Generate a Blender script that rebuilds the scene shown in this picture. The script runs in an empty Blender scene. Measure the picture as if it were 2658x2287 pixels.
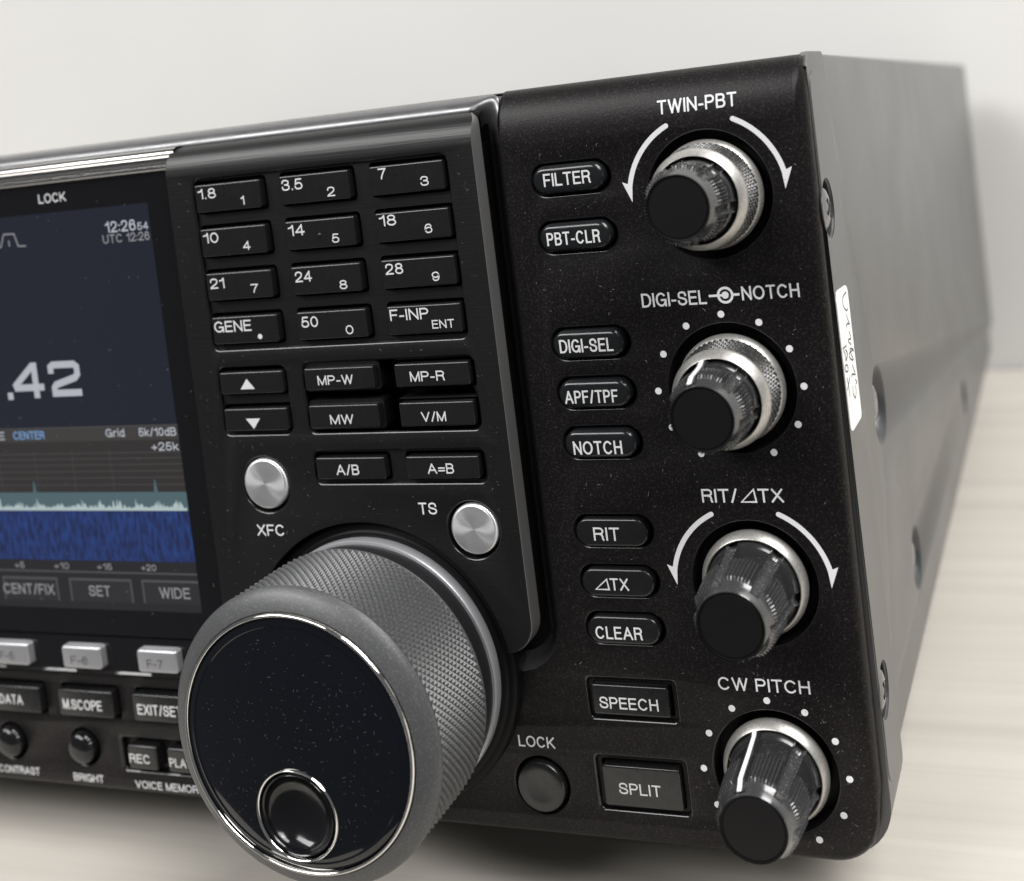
import bpy, bmesh, math, random
from mathutils import Vector, Matrix
from mathutils.geometry import tessellate_polygon

random.seed(7)
# ---------------------------------------------------------------- units
S = 0.000773          # one drawing unit (u) in metres; x right, y into the set, z up, origin at a knob centre
ZT = -105.0           # table top in u
def W(x, y, z): return Vector((x*S, y*S, (z-ZT)*S))
SC = bpy.context.scene
COL = SC.collection

# ---------------------------------------------------------------- camera
cd = bpy.data.cameras.new('camera'); cam = bpy.data.objects.new('camera', cd); COL.objects.link(cam)
R0 = ((0.9364, 0.3302, -0.1190), (-0.1009, -0.0717, -0.9923), (-0.3362, 0.9412, -0.0338))
right = Vector(R0[0]).normalized(); fwd = Vector(R0[2]); fwd = (fwd-right*fwd.dot(right)).normalized(); down = fwd.cross(right)
if down.dot(Vector(R0[1])) < 0: down = -down
cpos = W(63.22, -214.38, 55.63)
m = Matrix.Identity(4)
for i in range(3):
    m[i][0] = right[i]; m[i][1] = -down[i]; m[i][2] = -fwd[i]; m[i][3] = cpos[i]
cam.matrix_world = m
cd.sensor_width = 36.0; cd.sensor_fit = 'HORIZONTAL'
cd.lens = 36.0*3146.87/2658.0
cd.shift_x = (1329.0-1639.34)/2658.0
cd.shift_y = (362.26-1143.5)/2658.0
cd.clip_start = 0.01; cd.clip_end = 50.0
cd.dof.use_dof = True; cd.dof.focus_distance = 233*S; cd.dof.aperture_fstop = 16.0
SC.camera = cam

# ---------------------------------------------------------------- light and exposure
wd = bpy.data.worlds.new('World'); SC.world = wd; wd.use_nodes = True
bg = wd.node_tree.nodes['Background']; bg.inputs[0].default_value = (0.93, 0.96, 1.0, 1); bg.inputs[1].default_value = 0.16
def area(name, x, y, z, tx, ty, tz, sx, sy, power, col=(1, 0.97, 0.92)):
    l = bpy.data.lights.new(name, 'AREA'); l.shape = 'RECTANGLE'; l.size = sx; l.size_y = sy; l.energy = power; l.color = col
    o = bpy.data.objects.new(name, l); COL.objects.link(o)
    o.location = (x, y, z); o.rotation_euler = (Vector((tx, ty, tz))-Vector((x, y, z))).to_track_quat('-Z', 'Y').to_euler()
    return o
area('ceiling_and_fill_lamp', 0.75, 0.00, 1.45, 0.0, 0.05, 0.0, 1.5, 0.7, 46, (1, 0.993, 0.98))
area('ceiling_and_fill_lamp', -0.80, -0.95, 1.05, -0.08, 0.0, 0.05, 1.3, 0.45, 27, (1, 0.993, 0.98))  # low front-left fill added to brighten labels and table, not on the ceiling
area('ceiling_and_fill_lamp', 1.1, -0.6, 1.30, 0.0, 0.1, 0.0, 1.0, 0.5, 20, (1, 0.993, 0.98))
SC.view_settings.view_transform = 'Standard'; SC.view_settings.look = 'None'
SC.view_settings.exposure = -0.30; SC.view_settings.gamma = 1.0
SC.view_settings.use_curve_mapping = False
SC.render.engine = 'CYCLES'

# ---------------------------------------------------------------- materials
def mat(name, col, rough=0.5, metal=0.0, spec=0.5, coat=0.0, speck=None, bump=None, streak=None, emis=None, estr=0.0, aniso=0.0, rvar=None):
    """speck=(scale, amount, colour): fine grain in the colour; bump=(scale, strength); streak=(sx, sz, strength)"""
    M = bpy.data.materials.new(name); M.use_nodes = True; nt = M.node_tree; b = nt.nodes['Principled BSDF']
    N = lambda t: nt.nodes.new(t)
    b.inputs['Base Color'].default_value = (*col, 1); b.inputs['Roughness'].default_value = rough
    b.inputs['Metallic'].default_value = metal; b.inputs['Specular IOR Level'].default_value = spec
    b.inputs['Coat Weight'].default_value = coat; b.inputs['Coat Roughness'].default_value = 0.06
    if emis: b.inputs['Emission Color'].default_value = (*emis, 1); b.inputs['Emission Strength'].default_value = estr
    tc = N('ShaderNodeTexCoord')
    if speck:
        n = N('ShaderNodeTexNoise'); n.inputs['Scale'].default_value = speck[0]/S; n.inputs['Detail'].default_value = 3
        nt.links.new(tc.outputs['Object'], n.inputs['Vector'])
        r = N('ShaderNodeValToRGB'); r.color_ramp.elements[0].position = speck[3]; r.color_ramp.elements[1].position = speck[4]
        r.color_ramp.elements[0].color = (*col, 1); r.color_ramp.elements[1].color = (*speck[2], 1)
        nt.links.new(n.outputs['Fac'], r.inputs['Fac']); nt.links.new(r.outputs['Color'], b.inputs['Base Color'])
    h = None
    if streak:
        mp = N('ShaderNodeMapping'); mp.inputs['Scale'].default_value = (streak[0]/S, streak[1]/S, streak[1]/S)
        n = N('ShaderNodeTexNoise'); n.inputs['Scale'].default_value = 1; n.inputs['Detail'].default_value = 3
        nt.links.new(tc.outputs['Object'], mp.inputs['Vector']); nt.links.new(mp.outputs['Vector'], n.inputs['Vector']); h = (n, streak[2])
    if bump:
        n = N('ShaderNodeTexNoise'); n.inputs['Scale'].default_value = bump[0]/S; n.inputs['Detail'].default_value = 2
        nt.links.new(tc.outputs['Object'], n.inputs['Vector']); h = (n, bump[1])
    if h:
        bp = N('ShaderNodeBump'); bp.inputs['Strength'].default_value = h[1]; bp.inputs['Distance'].default_value = 0.1*S
        nt.links.new(h[0].outputs['Fac'], bp.inputs['Height']); nt.links.new(bp.outputs['Normal'], b.inputs['Normal'])
    if rvar:
        n = N('ShaderNodeTexNoise'); n.inputs['Scale'].default_value = rvar[0]/S; n.inputs['Detail'].default_value = 5
        nt.links.new(tc.outputs['Object'], n.inputs['Vector'])
        r = N('ShaderNodeMapRange'); r.inputs['From Min'].default_value = 0.35; r.inputs['From Max'].default_value = 0.7
        r.inputs['To Min'].default_value = rough; r.inputs['To Max'].default_value = rvar[1]
        nt.links.new(n.outputs['Fac'], r.inputs['Value']); nt.links.new(r.outputs['Result'], b.inputs['Roughness'])
    if aniso:
        b.inputs['Anisotropic'].default_value = aniso
        t = N('ShaderNodeTangent'); t.direction_type = 'RADIAL'; t.axis = 'Y'
        nt.links.new(t.outputs['Tangent'], b.inputs['Tangent']); b.inputs['Anisotropic Rotation'].default_value = 0.0
    return M
PANEL = mat('speckled_black_plastic', (0.0062, 0.0052, 0.0053), 0.40, spec=0.22, speck=(2.4, 1, (0.034, 0.029, 0.029), 0.52, 0.78), bump=(3.0, 0.35))
BRUSH = mat('brushed_black_panel', (0.0048, 0.0048, 0.005), 0.40, spec=0.5, streak=(0.05, 3.2, 0.35), speck=(0.9, 1, (0.022, 0.022, 0.022), 0.66, 0.8))
SATIN = mat('satin_edge_painted_sheen', (0.085, 0.084, 0.082), 0.38, spec=0.7)  # satin finish; lighter tone puts the wall's reflection into the colour
KEY = mat('key_black_plastic', (0.0085, 0.0085, 0.009), 0.21, spec=0.6, rvar=(0.5, 0.30))
KEYG = mat('key_gloss_black', (0.010, 0.011, 0.012), 0.14, spec=0.5, rvar=(0.6, 0.26))
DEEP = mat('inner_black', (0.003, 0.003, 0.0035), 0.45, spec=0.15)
GLOSS = mat('gloss_black', (0.006, 0.006, 0.007), 0.10, spec=0.5, rvar=(0.4, 0.2))
WHITE = mat('printed_white', (0.78, 0.78, 0.79), 0.5, spec=0.2)
KEYWH = mat('key_legend_white', (0.74, 0.74, 0.74), 0.45, spec=0.2)
GREYT = mat('small_print_grey', (0.50, 0.50, 0.50), 0.5, spec=0.2)
SILVER = mat('satin_silver', (0.52, 0.505, 0.48), 0.38, metal=0.75, speck=(1.8, 1, (0.36, 0.35, 0.33), 0.45, 0.8), bump=(3, 0.15))
KNURL = mat('knurled_dark_silver', (0.11, 0.11, 0.11), 0.36, metal=0.85, speck=(1.2, 1, (0.22, 0.22, 0.22), 0.45, 0.7))
ALU = mat('satin_aluminium', (0.62, 0.62, 0.65), 0.42, metal=0.75, bump=(4, 0.15))
FKEY = mat('silver_key', (0.50, 0.50, 0.52), 0.36, metal=0.7, bump=(4, 0.1))
SPUN = mat('spun_aluminium', (0.78, 0.77, 0.78), 0.34, metal=0.8, aniso=0.92)
CHROME = mat('chrome', (0.82, 0.80, 0.77), 0.05, metal=1.0)
RAIL = mat('satin_dark_rail', (0.20, 0.20, 0.205), 0.33, metal=0.85, rvar=(0.3, 0.42))
GROOVE = mat('dark_trim_groove', (0.030, 0.030, 0.031), 0.2, spec=0.9)
CAPM = mat('smoky_knob_plastic', (0.018, 0.018, 0.019), 0.22, spec=0.7, speck=(1.6, 1, (0.09, 0.09, 0.09), 0.6, 0.85))
CAPR = mat('ribbed_knob_plastic', (0.036, 0.0365, 0.038), 0.17, spec=1.0, speck=(1.8, 1, (0.08, 0.08, 0.08), 0.6, 0.85))
CAPH = mat('scuffed_flute_plastic', (0.045, 0.045, 0.046), 0.22, spec=0.9, speck=(2.2, 1, (0.20, 0.20, 0.19), 0.56, 0.78))
CAPF = mat('knob_face_black', (0.006, 0.0055, 0.006), 0.45, spec=0.22, bump=(5, 0.1))
RUBBER = mat('dusty_grey_rubber', (0.062, 0.063, 0.065), 0.42, spec=0.6, speck=(2.4, 1, (0.13, 0.13, 0.13), 0.52, 0.8), bump=(3, 0.25))
BAND = mat('dark_dial_band', (0.012, 0.012, 0.013), 0.42, spec=0.3)
LENS = mat('dial_lens', (0.003, 0.0035, 0.006), 0.05, spec=0.5, rvar=(0.08, 0.09))
SIDE = mat('grey_painted_steel', (0.062, 0.0615, 0.0605), 0.30, spec=0.62, bump=(1.6, 0.05), rvar=(0.04, 0.34))
PAPER = mat('white_paper', (0.80, 0.80, 0.79), 0.7, spec=0.2)
INK = mat('pen_ink', (0.05, 0.05, 0.06), 0.6, spec=0.2)
CUP = mat('painted_shade_screw_seat', (0.035, 0.036, 0.04), 0.3, spec=0.6)  # dark tone paints the shade inside the screw holes
RIM = mat('well_rim_plastic', (0.009, 0.009, 0.0095), 0.2, spec=0.6)
SCREW = mat('screw_steel', (0.24, 0.24, 0.25), 0.16, metal=1.0)
FOOT = mat('foot_rubber', (0.02, 0.02, 0.02), 0.7)
LINTD = mat('fine_lint', (0.13, 0.13, 0.135), 0.8, spec=0.1)
LINT = mat('lint', (0.26, 0.26, 0.26), 0.8, spec=0.1)

# ---------------------------------------------------------------- mesh helpers (all in u)
class MB:
    def __init__(s): s.v = []; s.f = []; s.mi = []
    def add(s, v, f, mi=0):
        o = len(s.v); s.v += [tuple(p) for p in v]; s.f += [tuple(i+o for i in q) for q in f]; s.mi += [mi]*len(f)
    def build(s, name, mats, parent=None, angle=32, flip=False, merge=1e-4):
        if not isinstance(mats, (list, tuple)): mats = [mats]
        lo = [min(p[i] for p in s.v) for i in range(3)]; hi = [max(p[i] for p in s.v) for i in range(3)]
        c = [(lo[i]+hi[i])/2 for i in range(3)]
        bm = bmesh.new()
        vs = [bm.verts.new(((p[0]-c[0])*S, (p[1]-c[1])*S, (p[2]-c[2])*S)) for p in s.v]
        for q, k in zip(s.f, s.mi):
            if len(set(q)) < 3: continue
            try: fa = bm.faces.new([vs[i] for i in q]); fa.material_index = k; fa.smooth = True
            except ValueError: pass
        if merge: bmesh.ops.remove_doubles(bm, verts=bm.verts, dist=merge*S)
        bmesh.ops.recalc_face_normals(bm, faces=bm.faces)
        me = bpy.data.meshes.new(name); bm.to_mesh(me); bm.free()
        me.set_sharp_from_angle(angle=math.radians(angle))
        for M in mats: me.materials.append(M)
        o = bpy.data.objects.new(name, me); COL.objects.link(o)
        w = W(*c)
        if parent is not None:
            o.parent = parent; w = w-wloc(parent)
        o.location = w
        return o
def wloc(o):
    p = o.location.copy()
    while o.parent is not None: o = o.parent; p += o.location
    return p
def empty(name, x, y, z, parent=None):
    o = bpy.data.objects.new(name, None); COL.objects.link(o); o.empty_display_size = 0.005
    w = W(x, y, z)
    if parent is not None: o.parent = parent; w = w-wloc(parent)
    o.location = w
    return o
def rr(x0, x1, z0, z1, r, n=5):
    r = min(r, (x1-x0)/2-1e-3, (z1-z0)/2-1e-3); p = []
    for cx, cz, a in ((x1-r, z1-r, 0), (x0+r, z1-r, 90), (x0+r, z0+r, 180), (x1-r, z0+r, 270)):
        for k in range(n+1):
            t = math.radians(a+90*k/n); p.append((cx+r*math.cos(t), cz+r*math.sin(t)))
    return p
def circ(cx, cz, r, n=64): return [(cx+r*math.cos(2*math.pi*k/n), cz+r*math.sin(2*math.pi*k/n)) for k in range(n)]
def fill(mb, outer, holes, y, mi=0, axis='y', at=None):
    """flat face with holes; y constant or function of (x, z)"""
    loops = [[Vector((a, b, 0)) for a, b in L] for L in [outer]+list(holes)]
    flat = [p for L in loops for p in L]
    tri = tessellate_polygon(loops)
    if axis == 'y': mb.add([(p.x, y, p.y) for p in flat], tri, mi)
    else: mb.add([(y, p.x, p.y) for p in flat], tri, mi)       # plane x = y, loop in (y, z)
def loft(mb, loops, close=True, mi=0):
    n = len(loops[0]); v = [p for L in loops for p in L]; f = []
    for a in range(len(loops)-1):
        for k in range(n if close else n-1):
            k2 = (k+1) % n; f.append((a*n+k, a*n+k2, (a+1)*n+k2, (a+1)*n+k))
    mb.add(v, f, mi)
def L3(loop, y): return [(x, y, z) for x, z in loop]
RIMI = 0
def well(mb, shape, yf, depth, b=0.4, sub=(), mi=0, mifloor=None, floor=True):
    """shape(d) = outline grown inwards by d; returns the rim loop to cut from the plate"""
    rim = shape(0); loft(mb, [L3(rim, yf), L3(shape(b*0.35), yf+b*0.12), L3(shape(b*0.8), yf+b*0.55), L3(shape(b), yf+b)], mi=RIMI)
    loft(mb, [L3(shape(b), yf+b), L3(shape(b), yf+depth)], mi=mi)
    if floor: fill(mb, shape(b), sub, yf+depth, mi if mifloor is None else mifloor)
    return rim
def cap(x0, x1, z0, z1, yf, yb, b, r, n=5, dish=0.0):
    """a key: front rounded rectangle at yf with rounded rim of width b, sides back to yb"""
    mb = MB(); Ls = [L3(rr(x0, x1, z0, z1, r, n), yb)]
    for k in range(5):
        t = math.radians(90*k/4); d = b*(1-math.cos(t)); y = yf+b*(1-math.sin(t))
        Ls.append(L3(rr(x0+d, x1-d, z0+d, z1-d, max(r-d, 0.05), n), y))
    loft(mb, Ls)
    L = rr(x0+b, x1-b, z0+b, z1-b, max(r-b, 0.05), n); fill(mb, L, [], yf)
    return mb
def lathe(mb, prof, cx, cz, n=96, mi=0, rf=None, cap_end=False):
    v = []; f = []
    for j, (r, y) in enumerate(prof):
        for k in range(n):
            t = 2*math.pi*k/n; q = r if rf is None else rf(t, y, r)
            v.append((cx+q*math.sin(t), y, cz+q*math.cos(t)))
    for j in range(len(prof)-1):
        for k in range(n):
            k2 = (k+1) % n; f.append((j*n+k, j*n+k2, (j+1)*n+k2, (j+1)*n+k))
    if cap_end: f.append(tuple((len(prof)-1)*n+k for k in range(n)))
    mb.add(v, f, mi)
def ribbon(mb, pts, w, put, mi=0, closed=False):
    """flat stroke of width w along 2-d points; put(a, b) -> 3-d"""
    if closed: pts = pts[:-1]
    n = len(pts); v = []; f = []; V = [Vector(p) for p in pts]
    def sd(a, b):
        d = V[b]-V[a]; return d.normalized() if d.length > 1e-9 else Vector((0, 0))
    for i in range(n):
        d1 = sd(i-1, i) if (i or closed) else sd(0, 1); d2 = sd(i, (i+1) % n) if (i < n-1 or closed) else d1
        d = d1+d2; d = d.normalized() if d.length > 1e-6 else Vector((0, 1))
        k = 1/max(0.6, abs(d.dot(d1))) if d1.length > 0 else 1
        nn = Vector((-d.y, d.x))*w/2*k; v += [put(*(V[i]+nn)), put(*(V[i]-nn))]
    for i in range(n if closed else n-1): j = (i+1) % n; f.append((2*i, 2*i+1, 2*j+1, 2*j))
    mb.add(v, f, mi)
def smooth(pts, k=4):
    out = []
    for i in range(len(pts)-1):
        p0 = pts[max(i-1, 0)]; p1 = pts[i]; p2 = pts[i+1]; p3 = pts[min(i+2, len(pts)-1)]
        for j in range(k):
            t = j/k
            out.append(tuple(0.5*(2*p1[c]+(p2[c]-p0[c])*t+(2*p0[c]-5*p1[c]+4*p2[c]-p3[c])*t*t+(3*p1[c]-p0[c]-3*p2[c]+p3[c])*t**3) for c in (0, 1)))
    return out+[pts[-1]]
def arcp(cx, cy, rx, ry, a0, a1, n=14): return [(cx+rx*math.cos(math.radians(a0+(a1-a0)*k/n)), cy+ry*math.sin(math.radians(a0+(a1-a0)*k/n))) for k in range(n+1)]
# stroke letterforms: character -> (ink width / cap height, [strokes]); coordinates 0..1 inside the ink box, 's' strokes are smoothed
S3 = [(.03, .75), (.15, .94), (.48, 1), (.85, .93), (.94, .75), (.8, .58), (.42, .53)]
GL = {
 'A': (.76, [[(0, 0), (.5, 1)], [(.5, 1), (1, 0)], [(.17, .33), (.83, .33)]]),
 'B': (.60, [[(0, 0), (0, 1)], [(0, 1), (.58, 1)]+arcp(.58, .765, .36, .235, 90, -90)[1:]+[(0.1, .53)], [(.5, .53), (.58, .53)]+arcp(.58, .265, .42, .265, 90, -90)[1:]+[(0, 0)]]),
 'C': (.72, [arcp(.5, .5, .5, .5, 42, 318, 26)]),
 'D': (.66, [[(0, 0), (0, 1), (.42, 1)]+arcp(.42, .5, .58, .5, 90, -90, 18)[1:]+[(0, 0)]]),
 'E': (.55, [[(1, 1), (0, 1), (0, 0), (1, 0)], [(0, .53), (.92, .53)]]),
 'F': (.52, [[(1, 1), (0, 1), (0, 0)], [(0, .5), (.88, .5)]]),
 'G': (.74, [arcp(.5, .5, .5, .5, 45, 335, 26)+[(1, .46), (.56, .46)], [(1, .46), (1, 0)]]),
 'H': (.62, [[(0, 0), (0, 1)], [(1, 0), (1, 1)], [(0, .53), (1, .53)]]),
 'I': (0, [[(.5, 0), (.5, 1)]]),
 'K': (.64, [[(0, 0), (0, 1)], [(.95, 1), (0, .34)], [(.34, .56), (1, 0)]]),
 'L': (.50, [[(0, 1), (0, 0), (1, 0)]]),
 'M': (.74, [[(0, 0), (0, 1)], [(1, 0), (1, 1)], [(0, 1), (.5, 0)], [(.5, 0), (1, 1)]]),
 'N': (.64, [[(0, 0), (0, 1)], [(1, 0), (1, 1)], [(0, 1), (1, 0)]]),
 'O': (.78, [arcp(.5, .5, .5, .5, 0, 360, 32)]),
 'P': (.58, [[(0, 0), (0, 1)], [(0, 1), (.6, 1)]+arcp(.6, .74, .4, .26, 90, -90)[1:]+[(0, .48)]]),
 'R': (.62, [[(0, 0), (0, 1)], [(0, 1), (.6, 1)]+arcp(.6, .755, .38, .245, 90, -90)[1:]+[(0, .51)], [(.6, .51), (.86, .42), (.92, .25), (.93, .08), (1, 0)]]),
 'S': (.62, ['s', [(.95, .74), (.85, .93), (.5, 1), (.15, .93), (.04, .74), (.15, .585), (.5, .51), (.87, .42), (1, .25), (.86, .065), (.5, 0), (.13, .07), (0, .27)]]),
 'T': (.60, [[(0, 1), (1, 1)], [(.5, 1), (.5, 0)]]),
 'U': (.62, [[(0, 1), (0, .32)]+arcp(.5, .32, .5, .32, 180, 360, 16)[1:]+[(1, 1)]]),
 'V': (.70, [[(0, 1), (.5, 0)], [(.5, 0), (1, 1)]]),
 'W': (.98, [[(0, 1), (.25, 0)], [(.25, 0), (.5, 1)], [(.5, 1), (.75, 0)], [(.75, 0), (1, 1)]]),
 'X': (.66, [[(0, 0), (.96, 1)], [(.04, 1), (1, 0)]]),
 'Y': (.66, [[(0, 1), (.5, .42)], [(1, 1), (.5, .42)], [(.5, .45), (.5, 0)]]),
 '0': (.50, [arcp(.5, .5, .5, .5, 0, 360, 28)]),
 '1': (.26, [[(0, .76), (.55, .80), (.95, 1)], [(1, 1), (1, 0)]]),
 '2': (.50, ['s', [(.02, .7), (.12, .92), (.5, 1), (.88, .92), (.97, .72), (.84, .5), (.45, .29), (.1, .11), (0, 0)], [(0, 0), (1, 0)]]),
 '3': (.50, ['s', S3, 's', [(.42, .53), (.85, .48), (1, .27), (.86, .06), (.48, 0), (.12, .07), (0, .28)]]),
 '4': (.54, [[(.74, 0), (.74, 1)], [(.74, 1), (0, .29)], [(0, .27), (1, .27)]]),
 '5': (.50, [[(.92, 1), (.2, 1), (.08, .48)], 's', [(.08, .48), (.45, .62), (.85, .54), (1, .31), (.86, .08), (.45, 0), (.1, .08), (0, .25)]]),
 '6': (.50, ['s', [(.93, .76), (.78, .96), (.5, 1), (.2, .9), (.03, .6), (.03, .3), (.2, .05), (.5, 0), (.85, .08), (1, .31), (.85, .55), (.52, .62), (.2, .53), (.04, .34)]]),
 '7': (.50, [[(0, 1), (1, 1)], 's', [(1, 1), (.65, .6), (.42, .25), (.34, 0)]]),
 '8': (.50, [arcp(.5, .77, .43, .23, 0, 360, 22), arcp(.5, .27, .5, .27, 0, 360, 24)]),
 '9': (.50, ['s', [(.07, .24), (.22, .04), (.5, 0), (.8, .1), (.97, .4), (.97, .7), (.8, .95), (.5, 1), (.15, .92), (0, .69), (.15, .45), (.48, .38), (.8, .47), (.96, .66)]]),
 '-': (.26, [[(0, .36), (1, .36)]]), '/': (.30, [[(0, -.02), (1, 1.02)]]), '.': (0, [[(.5, 0), (.5, 0.001)]]), ':': (0, [[(.5, .1), (.5, .101)], [(.5, .6), (.5, .601)]]),
 '=': (.50, [[(0, .26), (1, .26)], [(0, .56), (1, .56)]]), '+': (.50, [[(0, .36), (1, .36)], [(.5, .06), (.5, .68)]]),
 'r': (.28, [[(0, 0), (0, .7)], 's', [(0, .4), (.25, .64), (.6, .7), (1, .7)]]), 'i': (0, [[(.5, 0), (.5, .7)], [(.5, .97), (.5, 1)]]),
 'd': (.46, [arcp(.5, .35, .5, .35, 0, 360, 22), [(1, 0), (1, 1)]]), 'k': (.44, [[(0, 0), (0, 1)], [(.92, .7), (0, .24)], [(.32, .42), (1, 0)]]),
}
def text(mb, s, x0, x1, zb, h, y, bold=0.0):
    """stroke lettering fitted to x0..x1 on baseline zb with cap height h; y constant or function of (x, z)"""
    wt = h*(0.138+bold); wr = wt/h; gap = 0.13
    yy = y if callable(y) else (lambda x, z: y)
    nat = 0; lay = []
    for k, ch in enumerate(s):
        if ch == ' ': nat += 0.40; continue
        w = GL[ch][0]+wr
        if k: nat += gap
        lay.append((ch, nat, w)); nat += w
    kx = (x1-x0)/nat if len(s) > 1 else (x1-x0)/lay[0][2]
    n = 0
    for ch, p, w in lay:
        gx0 = x0+p*kx+wt/2; gw = max(0.0, w*kx-wt); gh = h-wt; sm = False
        if GL[ch][0] == 0: gx0 = x0+p*kx+w*kx/2; gw = 0
        for st in GL[ch][1]:
            if st == 's': sm = True; continue
            P = [(gx0+gw*a, zb+wt/2+gh*b) for a, b in st]
            if sm: P = smooth(P, 4); sm = False
            closed = len(P) > 5 and (Vector(P[0])-Vector(P[-1])).length < 1e-4
            if not closed:
                for e0, e1 in ((0, 1), (-1, -2)):
                    d = Vector(P[e0])-Vector(P[e1]); d = d.normalized()*wt*0.5 if d.length > 1e-9 else Vector((0, 0)); q = Vector(P[e0])+d; P[e0] = (q.x, q.y)
            n += 1; dy = 0.0012*(n % 7)
            if callable(y) and not closed:
                P = [tuple(Vector(P[i]).lerp(Vector(P[i+1]), k/4)) for i in range(len(P)-1) for k in range(4)]+[P[-1]]
            ribbon(mb, P, wt, lambda a, b: (a, yy(a, b)-dy, b), closed=closed)
def legend(items, mat_, parent, bold=0.0, name='legend'):
    for it in items:
        mb = MB(); text(mb, *it, bold=bold); o = mb.build(name, mat_, parent, merge=0)
    return o

# ================================================================ SETTING
def setting(name, mb, mat_):
    o = mb.build(name, mat_, None); o['kind'] = 'structure'; return o
tm = bpy.data.materials.new('pale_wood_laminate'); tm.use_nodes = True; nt = tm.node_tree; b = nt.nodes['Principled BSDF']
tc = nt.nodes.new('ShaderNodeTexCoord'); mp = nt.nodes.new('ShaderNodeMapping'); mp.inputs['Scale'].default_value = (3.0, 150, 1); mp.inputs['Rotation'].default_value = (0, 0, math.radians(2))
n1 = nt.nodes.new('ShaderNodeTexNoise'); n1.inputs['Scale'].default_value = 1.0; n1.inputs['Detail'].default_value = 6; n1.inputs['Roughness'].default_value = 0.62; n1.inputs['Distortion'].default_value = 0.3
cr = nt.nodes.new('ShaderNodeValToRGB'); cr.color_ramp.elements[0].position = 0.30; cr.color_ramp.elements[1].position = 0.62
cr.color_ramp.elements[0].color = (0.455, 0.423, 0.38, 1); cr.color_ramp.elements[1].color = (0.535, 0.502, 0.452, 1)
nt.links.new(tc.outputs['Object'], mp.inputs['Vector']); nt.links.new(mp.outputs['Vector'], n1.inputs['Vector']); nt.links.new(n1.outputs['Fac'], cr.inputs['Fac']); nt.links.new(cr.outputs['Color'], b.inputs['Base Color'])
b.inputs['Roughness'].default_value = 0.42; b.inputs['Specular IOR Level'].default_value = 0.4
mb = MB(); x0, x1, y0, y1 = -1900, 1900, -62, 424
mb.add([(x0, y0, ZT), (x1, y0, ZT), (x1, y1, ZT), (x0, y1, ZT), (x0, y0, ZT-40), (x1, y0, ZT-40), (x1, y1, ZT-40), (x0, y1, ZT-40)],
       [(0, 1, 2, 3), (4, 7, 6, 5), (0, 4, 5, 1), (1, 5, 6, 2), (2, 6, 7, 3), (3, 7, 4, 0)])
setting('table', mb, tm)
WALL = mat('white_wall_paint', (0.68, 0.672, 0.655), 0.55, spec=0.3, speck=(0.004, 1, (0.64, 0.628, 0.61), 0.35, 0.7))
mb = MB(); mb.add([(-3000, 426, -900), (3000, 426, -900), (3000, 426, 2200), (-3000, 426, 2200), (-3000, 560, -900), (3000, 560, -900), (3000, 560, 2200), (-3000, 560, 2200)],
       [(0, 1, 2, 3), (4, 7, 6, 5), (0, 4, 5, 1), (1, 5, 6, 2), (2, 6, 7, 3), (3, 7, 4, 0)])
setting('wall', mb, WALL)

# ================================================================ RADIO
radio = empty('radio_transceiver', -200, 190, ZT)
radio['label'] = 'black amateur radio transceiver with lit screen, keypad and big grey tuning dial on the table'
radio['category'] = 'radio'

def shear(mb): mb.v = [(x, y, z-max(0, y-21)*(0.013+0.007*(z+68)/128)) for x, y, z in mb.v]
XL = -420.0           # far left end of the front
# ---- case body, cover side with counterbored screw holes
side = 20.2
mb = MB(); Y0, Y1, ZB, ZC = 21.0, 394.0, -68.2, 59.2
holes = [(42.0, -15.0, 8.6, 'c'), (70.0, -59.2, 7.6, 'c'), (221.0, -60.5, 6.5, 'c'), (384.0, -66.0, 0, 'n')]
outl = [(Y0, ZB), (Y1, ZB), (Y1, ZC), (Y0, ZC)]
hl = [circ(h[0], h[1], h[2], 40) for h in holes if h[3] == 'c']
fill(mb, outl, hl, side, axis='x')
for h in holes:
    if h[3] != 'c': continue
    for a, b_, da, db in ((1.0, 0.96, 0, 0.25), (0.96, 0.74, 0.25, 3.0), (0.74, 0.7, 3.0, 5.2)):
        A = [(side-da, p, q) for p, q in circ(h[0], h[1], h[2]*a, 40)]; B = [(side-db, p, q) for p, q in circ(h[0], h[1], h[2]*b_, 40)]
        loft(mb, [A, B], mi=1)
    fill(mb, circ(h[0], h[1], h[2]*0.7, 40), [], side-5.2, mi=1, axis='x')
bev = 1.6   # rounded top edge, top, rear, left, bottom
prof = [(side-bev*(1-math.cos(math.radians(a))), ZC+bev*math.sin(math.radians(a))*0.5) for a in (0, 30, 60, 90)]
loft(mb, [[(x, Y0, z) for x, z in prof], [(x, Y1, z) for x, z in prof]], close=False)
zt = ZC+bev*0.5
mb.add([(side-bev, Y0, zt), (side-bev, Y1, zt), (XL, Y1, zt), (XL, Y0, zt)], [(0, 1, 2, 3)])
mb.add([(XL, Y0, zt), (XL, Y1, zt), (XL, Y1, ZB), (XL, Y0, ZB)], [(0, 1, 2, 3)])
mb.add([(side, Y1, ZB), (side, Y1, ZC), (side-bev, Y1, zt), (XL, Y1, zt), (XL, Y1, ZB)], [(0, 1, 2, 3, 4)])
mb.add([(side, Y0, ZB), (side, Y1, ZB), (side-1.2, Y1, ZB), (side-1.2, Y0, ZB)], [(0, 1, 2, 3)])
shear(mb); cover = mb.build('case_cover', [SIDE, CUP], radio, angle=40)
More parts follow.
